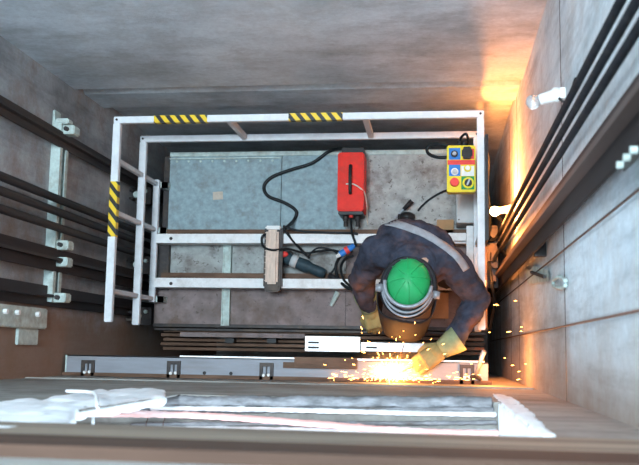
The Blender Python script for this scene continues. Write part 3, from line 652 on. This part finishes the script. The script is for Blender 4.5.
# ------------------------------------------------------------------ wall lamps
def bulb(label, base_px, tip_px, lit, off=.0):
    a = rwall(*base_px, .03); r = ray(*tip_px)
    # bulb sticks out from the wall roughly horizontally: solve for the tip depth at the socket's height
    z = a.z - .02; t = (z - CAM.z) / r.z; tip = CAM + r * t
    d = (tip - a).normalized(); t_ = thing('wall_lamp', label, 'lamp', tuple(a))
    L = (tip - a).length
    g = bmesh.new(); tube(g, [a - d * .02, a, a + d * L * .1, a + d * L * .45, a + d * L * .55], [.022, .03, .024, .021, .02], 14); link('socket', g, 'wplast', t_, True)
    g = bmesh.new(); cr = min(.03, L * .25)
    tube(g, [a + d * L * q for q in (.52, .6, .7, .8, .9, .97, 1.0)], [cr * .55, cr * .7, cr * .95, cr, cr * .85, cr * .45, .003], 16); link('bulb', g, 'bulb_on' if lit else 'glass', t_, True)
    g = bmesh.new(); tube(g, smoothpts([a - d * .02, Vector((XR - .02, a.y - .02, a.z + .02)), Vector((XR - .006, a.y - .05, a.z + .1)), Vector((XR - .004, a.y - .03, a.z + .3))], 5), .005, 8); link('cord', g, 'cable', t_, True)
    g = bmesh.new(); box(g, (XR - .018, a.y - .02, a.z - .02), (XR, a.y + .02, a.z + .03)); link('wall_mount', g, 'wplast', t_)
    return tip, d
bulb('unlit clear bulb in a white socket high on the right wall', (556, 95), (526, 104), False)
tip, d_ = bulb('glowing warm bulb in a white socket beside the car railing', (511, 209), (490, 212), True)
pl = bpy.data.lights.new('bulb_light', 'POINT'); pl.energy = 95; pl.color = (1, .29, .06); pl.shadow_soft_size = .025
lo = bpy.data.objects.new('bulb_light', pl); lo.location = tip + Vector((.0, .0, .045)); COL.objects.link(lo)
# cable bundle between car and right wall
for i, pts in enumerate(([(484, 146, .7), (488, 160, .5), (487, 190, .4), (490, 215, .2), (488, 240, .1)], [(487, 205, .3), (496, 215, .25), (503, 224, .2), (499, 235, .1), (490, 240, .05), (486, 228, .1)], [(493, 262, .15), (500, 250, .2), (507, 262, .1), (503, 275, .0)], [(489, 262, .1), (492, 285, .2), (494, 305, .1), (490, 330, .0)])):
    cable(pts, .011, ('black cable running down along the right railing from its back corner', 'black cable coil under the glowing bulb', 'short black cable bend by the ropes at the car edge', 'black cable hanging at the car edge by the right elbow')[i])
# ------------------------------------------------------------------ worker
pw = thing('person', 'person in dark work suit, green helmet and welding mask bending over the car edge', 'person', tuple(at(PZ(418, 235, .9), 0)))
def rcone(bm, pts, rads, seg=16):
    pts = [Vector(p) for p in pts]; tube(bm, pts, rads, seg)
    ell(bm, pts[0], (rads[0],) * 3, None, 14); ell(bm, pts[-1], (rads[-1],) * 3, None, 14)
SR = PZ(376, 251, 1.17); SL = PZ(452, 262, 1.17)            # shoulders (his right is at image left)
ER = PZ(361, 281, .93); EL = PZ(477, 300, 1.02)
WR = PZ(368, 304, .78); WL = PZ(453, 342, 1.12)
NK = PZ(413, 262, 1.24); HD = PZ(410, 286, 1.27); HIP = PZ(424, 250, .86); CH = PZ(416, 252, 1.14)
FT = [Vector((HIP.x - .15, HIP.y - .05, 0)), Vector((HIP.x + .13, HIP.y + .02, 0))]
KN = [Vector((HIP.x - .14, HIP.y - .18, .47)), Vector((HIP.x + .13, HIP.y - .12, .47))]
fwd = Vector((-.12, -1, 0)).normalized(); sx = Vector((1, -.12, 0)).normalized()
def torso_rot():
    up = (NK - HIP).normalized(); x_ = (SL - SR).normalized(); x_ = (x_ - up * x_.dot(up)).normalized(); y_ = up.cross(x_)
    return Matrix((x_, y_, up)).transposed()
TRT = torso_rot()
def body_shape(bm, g, legs=True, head=True):
    rcone(bm, [SR, ER, WR], [.066 + g, .058 + g, .037 + g]); rcone(bm, [SL, EL, WL], [.07 + g, .068 + g, .036 + g])
def torso(bm, g):
    for t, rx, ry in ((0, .165, .125), (.2, .16, .12), (.4, .165, .125), (.6, .185, .13), (.78, .2, .125), (.9, .17, .1)):
        ell(bm, HIP.lerp(NK, t), (rx + g, ry + g, .1), TRT, 24)
    rcone(bm, [SR, NK.lerp(HIP, .14), SL], [.075 + g, .09 + g, .075 + g])
bm = bmesh.new(); body_shape(bm, -.008); torso(bm, -.02)
for i in (0, 1):
    s = -.09 if i == 0 else .09
    rcone(bm, [HIP + Vector((s, 0, -.03)), KN[i], FT[i] + Vector((0, .02, .1))], [.085, .06, .045]); rcone(bm, [FT[i] + Vector((0, .02, .06)), FT[i] + Vector((0, -.14, .04))], [.045, .035])
# head with a face, looking forward and down
hf = (Vector((-.10, -.72, -.62))).normalized(); hu = (Vector((0, 0, 1)) - hf * hf.z).normalized(); hx = hf.cross(hu)
def hp(a, b_, c): return HD + hx * a + hf * b_ + hu * c
HR = Matrix((hx, hf, hu)).transposed()
rcone(bm, [CH, NK, HD - hf * .03 - hu * .04], [.07, .058, .055])
ell(bm, hp(0, -.005, .02), (.074, .095, .1), HR); ell(bm, hp(0, .03, -.06), (.056, .06, .065), HR)
ell(bm, hp(0, .1, -.02), (.014, .022, .026), HR); ell(bm, hp(0, .088, -.065), (.026, .012, .01), HR)
for s in (-1, 1):
    ell(bm, hp(.077 * s, -.01, -.01), (.01, .02, .032), HR); ell(bm, hp(.03 * s, .09, .012), (.02, .012, .01), HR)
body = blob('body', bm, 'skin', pw, .011, 3)
g = bmesh.new()
for s in (-1, 1): ell(g, hp(.03 * s, .094, .004), (.012, .008, .008), HR)
link('eye', g, 'wplast', pw, True)
# jacket
bm = bmesh.new(); body_shape(bm, .02); torso(bm, .012)
ell(bm, SR.lerp(NK, .35) + Vector((0, .03, .0)), (.09, .08, .07)); ell(bm, SL.lerp(NK, .35) + Vector((0, .03, .0)), (.09, .08, .07))
ell(bm, CH + Vector((-.01, .07, -.0)), (.21, .11, .1), TRT)
jk = blob('jacket', bm, 'jacket', pw, .009, 4, .022, 10, 4)
# hood/collar roll round the neck
g = bmesh.new(); pts = []
for k in range(25):
    a = k / 24 * 2 * math.pi; pts.append(NK + Vector((math.cos(a) * .108, math.sin(a) * .088 - .012, .02 + .015 * math.sin(a))))
tube(g, pts, .02, 10, False); link('collar', g, 'jacket', jk, True)
# reflective band laid on the jacket surface
from mathutils.bvhtree import BVHTree
def drape(o, pxs, width, name, mat, parent, lift=.004, N=36):
    me = o.data; bv = BVHTree.FromPolygons([v.co[:] for v in me.vertices], [p.vertices[:] for p in me.polygons])
    pts = smoothpts([Vector((a, b_, 0)) for a, b_ in pxs], N // len(pxs)); g = bmesh.new(); prev = None
    for i, p in enumerate(pts):
        t = (pts[min(i + 1, len(pts) - 1)] - pts[max(i - 1, 0)]).normalized(); nrm = Vector((-t.y, t.x, 0)); row = []
        for k in (-1, -.5, 0, .5, 1):
            q = p + nrm * k * width / 2; d = ray(q.x, q.y).normalized(); h = bv.ray_cast(CAM, d)
            row.append(None if h[0] is None else g.verts.new(h[0] + h[1] * lift))
        if prev:
            for k in range(4):
                qd = (prev[k], prev[k + 1], row[k + 1], row[k])
                if None not in qd: 
                    L = max((qd[a].co - qd[(a + 1) % 4].co).length for a in range(4))
                    if L < .08: g.faces.new(qd)
        prev = row
    o2 = link(name, g, mat, parent, True); s = o2.modifiers.new('t', 'SOLIDIFY'); s.thickness = .003; s.offset = 0; bake(o2); return o2
drape(jk, [(384, 222), (396, 224), (412, 229), (428, 236), (445, 247), (458, 258), (466, 270)], 7, 'reflective_band', 'reflect', jk)
# sleeve cuffs
for Wp, Ep, r in ((WR, ER, .05), (WL, EL, .05)):
    d = (Wp - Ep).normalized(); g = bmesh.new(); tube(g, [Wp - d * .03, Wp, Wp + d * .012], [r + .004, r + .002, r - .004], 18); link('cuff', g, 'jacket', jk, True)
# trousers and boots
bm = bmesh.new()
ell(bm, HIP, (.175, .14, .12), TRT)
for i in (0, 1):
    s = -.09 if i == 0 else .09; rcone(bm, [HIP + Vector((s, 0, -.05)), KN[i], FT[i] + Vector((0, .02, .13))], [.1, .08, .07])
blob('trousers', bm, 'trousers', pw, .014, 5, .008, 10, 2)
for i in (0, 1):
    bm = bmesh.new(); f = FT[i]; rcone(bm, [f + Vector((0, .03, .16)), f + Vector((0, .03, .055))], [.056, .056]); rcone(bm, [f + Vector((0, .03, .05)), f + Vector((0, -.17, .045))], [.05, .045])
    box(bm, (f.x - .045, f.y - .2, .004), (f.x + .045, f.y + .075, .04)); blob('boot', bm, 'boot', pw, .01, 3)
# gloves: palm, four fingers, thumb
def glove(wr, dirv, upv, scale, curl, spread, parent, name='glove'):
    d = dirv.normalized(); u = (upv - d * upv.dot(d)).normalized(); s = d.cross(u)
    bm = bmesh.new(); P = lambda a, b_, c: wr + (s * a + d * b_ + u * c) * scale
    rcone(bm, [P(0, -.02, 0), P(0, .03, 0)], [.036 * scale, .034 * scale])
    for a in (-.028, -.009, .01, .028): rcone(bm, [P(a * .8, .03, 0), P(a * 1.05, .1, 0)], [.021 * scale, .0185 * scale], 10)
    for i, (a, L) in enumerate(((-.031, .062), (-.0105, .074), (.0105, .07), (.031, .055))):
        a2 = a * spread; c1, c2 = curl
        q0 = P(a, .1, 0); q1 = P(a2, .1 + L * .45, -.012 * c1 * 2); q2 = P(a2 * 1.03, .1 + L * .75, -.03 * c1 * 1.6); q3 = P(a2 * 1.0, .1 + L * .82, -.055 * c2)
        rcone(bm, [q0, q1, q2, q3], [.0145 * scale, .0135 * scale, .0125 * scale, .011 * scale], 10)
    rcone(bm, [P(.03, .03, -.008), P(.055, .065, -.02), P(.05, .1, -.032)], [.02 * scale, .016 * scale, .013 * scale], 10)
    o = blob(name, bm, 'glove', parent, .0045, 2, .002, 30, 1)
    g = bmesh.new(); tube(g, [P(0, -.085, 0), P(0, -.05, 0), P(0, -.01, 0), P(0, .015, 0)], [.064 * scale, .059 * scale, .048 * scale, .043 * scale], 20)
    link('glove_cuff', g, 'cuff', o, True); return o
HDR = (PZ(372, 326, .72) - WR).normalized()
glove(WR + (WR - ER).normalized() * .04, HDR + Vector((.1, 0, 0)), Vector((0, -.1, 1)), 1.12, (.9, .9), 1.25, pw)
HDL = (PZ(420, 364, 1.115) - WL).normalized()
glove(WL + HDL * .06, HDL, Vector((.0, .1, 1)), 1.15, (.5, .5), 1.15, pw)
# welding helmet: green shell, harness, silver band, mask
hh_ = thing('hard_hat', 'x', 'x'); bpy.data.objects.remove(hh_)
cap_u = (Vector((0, 0, 1)) * .92 + Vector((.0, .2, 0))).normalized(); cap_f = (Vector((-.12, -1, 0)) - cap_u * Vector((-.12, -1, 0)).dot(cap_u)).normalized(); cap_x = cap_f.cross(cap_u)
CR = Matrix((cap_x, cap_f, cap_u)).transposed(); CC = PZ(408.5, 287, 1.30)
def dome(bm, c, rx, ry, rz, z0=0.0, seg=64, rings=14, ridge=0):
    prev = None
    for j in range(rings + 1):
        ph = (math.pi / 2) * j / rings; row = []
        for k in range(seg):
            a = 2 * math.pi * k / seg; rr = math.cos(ph); rid = 1 + ridge * math.cos(a * 8) * math.sin(2 * ph)
            row.append(bm.verts.new(c + CR @ Vector((rx * rr * math.cos(a) * rid, ry * rr * math.sin(a) * rid, z0 + rz * math.sin(ph) * (1 + ridge * math.cos(a * 8) * .5 * math.cos(ph)))))) if j < rings else None
        if j == rings:
            t = bm.verts.new(c + CR @ Vector((0, 0, z0 + rz)))
            for k in range(seg): bm.faces.new((prev[k], prev[(k + 1) % seg], t))
            break
        if prev:
            for k in range(seg): bm.faces.new((prev[k], prev[(k + 1) % seg], row[(k + 1) % seg], row[k]))
        prev = row
g = bmesh.new(); dome(g, CC + CR @ Vector((0, -.012, .03)), .112, .130, .10, ridge=.02)
hat = link('helmet', g, 'helmet', pw, True); s = hat.modifiers.new('t', 'SOLIDIFY'); s.thickness = .004; s.offset = -1; bake(hat)
def band(bm, c, rx, ry, z, r, a0=0, a1=2 * math.pi, N=48, dz=0):
    pts = [c + CR @ Vector((rx * math.cos(a0 + (a1 - a0) * k / N), ry * math.sin(a0 + (a1 - a0) * k / N), z + dz * math.sin((a1 - a0) * k / N + a0))) for k in range(N + 1)]
    tube(bm, pts, r, 10, True)
g = bmesh.new(); band(g, CC, .134, .152, .02, .014); band(g, CC, .138, .155, -.005, .014); band(g, CC, .12, .14, .035, .008); link('head_harness', g, 'harness', hat, True)
g = bmesh.new(); band(g, CC, .120, .125, .07, .010, .0 * math.pi, 1.0 * math.pi, 30, .0); band(g, CC, .128, .15, .05, .006, .05 * math.pi, .95 * math.pi, 30); band(g, CC, .135, .168, .035, .005, .1 * math.pi, .9 * math.pi, 30)
link('headband', g, 'silver', hat, True)
g = bmesh.new(); band(g, CC, .117, .134, .02, .006, 1.08 * math.pi, 1.92 * math.pi, 30); 
for s_ in (-1, 1):
    q = CC + CR @ Vector((.142 * s_, .03, .02)); cyl(g, q - cap_x * .012 * s_, q + cap_x * .024 * s_, .024, .02, 14)
link('adjustment_knob', g, 'silver', hat, True)
for k in range(8):
    a = k * math.pi / 4 + .2; g = bmesh.new()
    tube(g, [CC + CR @ Vector((.114 * math.cos(p) * math.cos(a), -.012 + .132 * math.cos(p) * math.sin(a), .031 + .101 * math.sin(p))) for p in [q_ * .115 for q_ in range(1, 13)]], .0032, 6)
    link('shell_rib', g, 'helmet', hat, True)
# rear ratchet tab
g = bmesh.new(); q = CC + CR @ Vector((.03, -.125, .035)); ell(g, q, (.035, .012, .012), CR); link('ratchet_tab', g, 'helmet', hat, True)
# mask: curved shell that drops from the brow, tilted forward and down
g = bmesh.new(); rows = []
fr = Vector((-.16, -1, 0)).normalized(); rx_ = Vector((1, -.16, 0)).normalized()
NR, NA = 12, 22
for j in range(NR + 1):
    t = j / NR; row = []
    for k in range(NA + 1):
        a = -1 + 2 * k / NA
        halfw = .15 - .018 * t
        dep = .175 + .10 * t                               # how far in front of the head centre the middle of the row lies
        drop = .03 - .27 * t * (.55 + .45 * t)
        th = math.pi / 2 * a; ax = math.copysign(abs(math.sin(th)) ** .6, a); prof = max(0, math.cos(th)) ** .5
        pos = CC + rx_ * (ax * halfw) + fr * ((.0 + .03 * t) + (dep - .03 * t) * prof) + Vector((0, 0, drop - .02 * abs(a) * (1 - t)))
        row.append(g.verts.new(pos))
    rows.append(row)
for j in range(NR):
    for k in range(NA): g.faces.new((rows[j][k], rows[j][k + 1], rows[j + 1][k + 1], rows[j + 1][k]))
mk = link('welding_mask', g, 'mask', hat, True); s = mk.modifiers.new('t', 'SOLIDIFY'); s.thickness = .006; s.offset = 1; bake(mk)
# ------------------------------------------------------------------ weld: electrode, arc, sparks, light, smoke
WP = PZ(392, 374, zh + .02)
g = bmesh.new(); tube(g, [PZ(398, 364, zh + .06), PZ(404, 345, zh + .16)], .0025, 6); tube(g, [PZ(420, 364, zh + .05), WP + Vector((.02, .0, .012))], .004, 6)
tag(link('welding_electrode', g, 'wire_brown', None, True), 'thin welding electrode pointing into the bright weld', 'electrode')
g = bmesh.new()
ell(g, WP + Vector((0, .005, 0)), (.016, .011, .009)); ell(g, PZ(379, 372, zh + .02), (.02, .008, .006))
tag(link('weld_arc', g, 'arc', None, True), 'blinding white weld arc on the header beam', 'arc')
wl = bpy.data.lights.new('weld_light', 'POINT'); wl.energy = 8; wl.color = (1, .36, .08); wl.shadow_soft_size = .03
lo = bpy.data.objects.new('weld_light', wl); lo.location = Vector((WP.x + .03, YF + .05, zh + .045)); COL.objects.link(lo)
w2 = bpy.data.lights.new('weld_glow_fill', 'POINT'); w2.energy = 5; w2.color = (1, .34, .08); w2.shadow_soft_size = .05  # added fill to turn the right wall orange, no source of its own
lo = bpy.data.objects.new('weld_glow_fill', w2); lo.location = PZ(488, 366, 1.2); COL.objects.link(lo)
g = bmesh.new()
def spark(p, d, L, r): tube(g, [p, p + d * L * .5, p + d * L], [r * .4, r, r * .3], 5)
for i in range(260):
    a = random.uniform(0, 2 * math.pi); el = random.uniform(-.1, .9); d = Vector((math.cos(a), math.sin(a) * .6 + .15, el)).normalized()
    R = abs(random.gauss(0, .16)) + .02; p = WP + d * R; p.z = max(p.z, zh + .016)
    if p.y < YF + .015: p.y = YF + .015 + random.random() * .02
    spark(p, d, random.uniform(.004, .022), random.uniform(.0008, .002))
for i in range(60):                                           # long flat sparks along the beam
    px = random.uniform(330, 480); p = PZ(px, random.uniform(374, 381), zh + .02); p.y = max(p.y, YF + .02); spark(p, Vector((random.choice((-1, 1)), random.uniform(-.1, .2), .05)), random.uniform(.01, .03), .0016)
for i in range(14):                                           # thrown towards the right wall
    p = PZ(random.uniform(470, 545), random.uniform(300, 384), random.uniform(.6, 1.4)); p.x = min(p.x, XR - .02); p.y = max(p.y, YF + .02); spark(p, Vector((1, random.uniform(-.3, .3), .1)), random.uniform(.006, .025), .0018)
tag(link('sparks', g, 'spark', None, True), 'shower of orange welding sparks flying off the header beam', 'sparks', None, 'stuff')
# smoke lit by the arc
m, n, b = nt('weld_smoke'); n.nodes.remove(b); out = n.nodes['Material Output']
vs_ = n.nodes.new('ShaderNodeVolumePrincipled'); vs_.inputs['Color'].default_value = (.95, .9, .85, 1)
tc = n.nodes.new('ShaderNodeTexCoord'); gd = n.nodes.new('ShaderNodeTexGradient'); gd.gradient_type = 'SPHERICAL'; n.links.new(tc.outputs['Object'], gd.inputs[0])
nz = noi(n, tc.outputs['Object'], 2.5, 3, .6)
m1 = n.nodes.new('ShaderNodeMath'); m1.operation = 'MULTIPLY'; n.links.new(gd.outputs['Fac'], m1.inputs[0]); n.links.new(nz, m1.inputs[1])
m2 = n.nodes.new('ShaderNodeMath'); m2.operation = 'MULTIPLY'; n.links.new(m1.outputs[0], m2.inputs[0]); m2.inputs[1].default_value = 3.5
n.links.new(m2.outputs[0], vs_.inputs['Density']); n.links.new(vs_.outputs[0], out.inputs['Volume'])
g = bmesh.new(); bmesh.ops.create_icosphere(g, subdivisions=3, radius=1)
sm = link('welding_smoke', g, m, None); sm.location = WP + Vector((.02, .06, .05)); sm.scale = (.24, .12, .10)
tag(sm, 'thin glowing welding smoke around the bright arc', 'smoke', None, 'stuff')
# ------------------------------------------------------------------ daylight and added fill
w_ = bpy.data.worlds.new('world'); S.world = w_; w_.use_nodes = True
bg = w_.node_tree.nodes['Background']; bg.inputs[0].default_value = (.56, .80, 1, 1); bg.inputs[1].default_value = 6.5
def area(name, loc, rot, sx_, sy_, e, col):
    l = bpy.data.lights.new(name, 'AREA'); l.shape = 'RECTANGLE'; l.size = sx_; l.size_y = sy_; l.energy = e; l.color = col
    o = bpy.data.objects.new(name, l); o.location = loc; o.rotation_euler = rot; COL.objects.link(o); return o
area('shaft_daylight', ((XL + XR) / 2, .65, 8.9), (0, 0, 0), 2.3, 1.4, 230, (.70, .88, 1))
area('landing_daylight', (-.4, -1.6, z1 + .8), (math.radians(35), 0, 0), 2.2, 1.2, 34, (.95, .97, 1))
area('shaft_fill', (-1.2, 1.1, 8.2), (math.radians(-8), math.radians(8), 0), .5, .5, 130, (.85, .95, 1))  # unseen fill added overhead to brighten the front wall, not a real lamp
S.view_settings.view_transform = 'Standard'; S.view_settings.look = 'None'; S.view_settings.gamma = 1; S.view_settings.exposure = 0.3
S.view_settings.use_curve_mapping = False
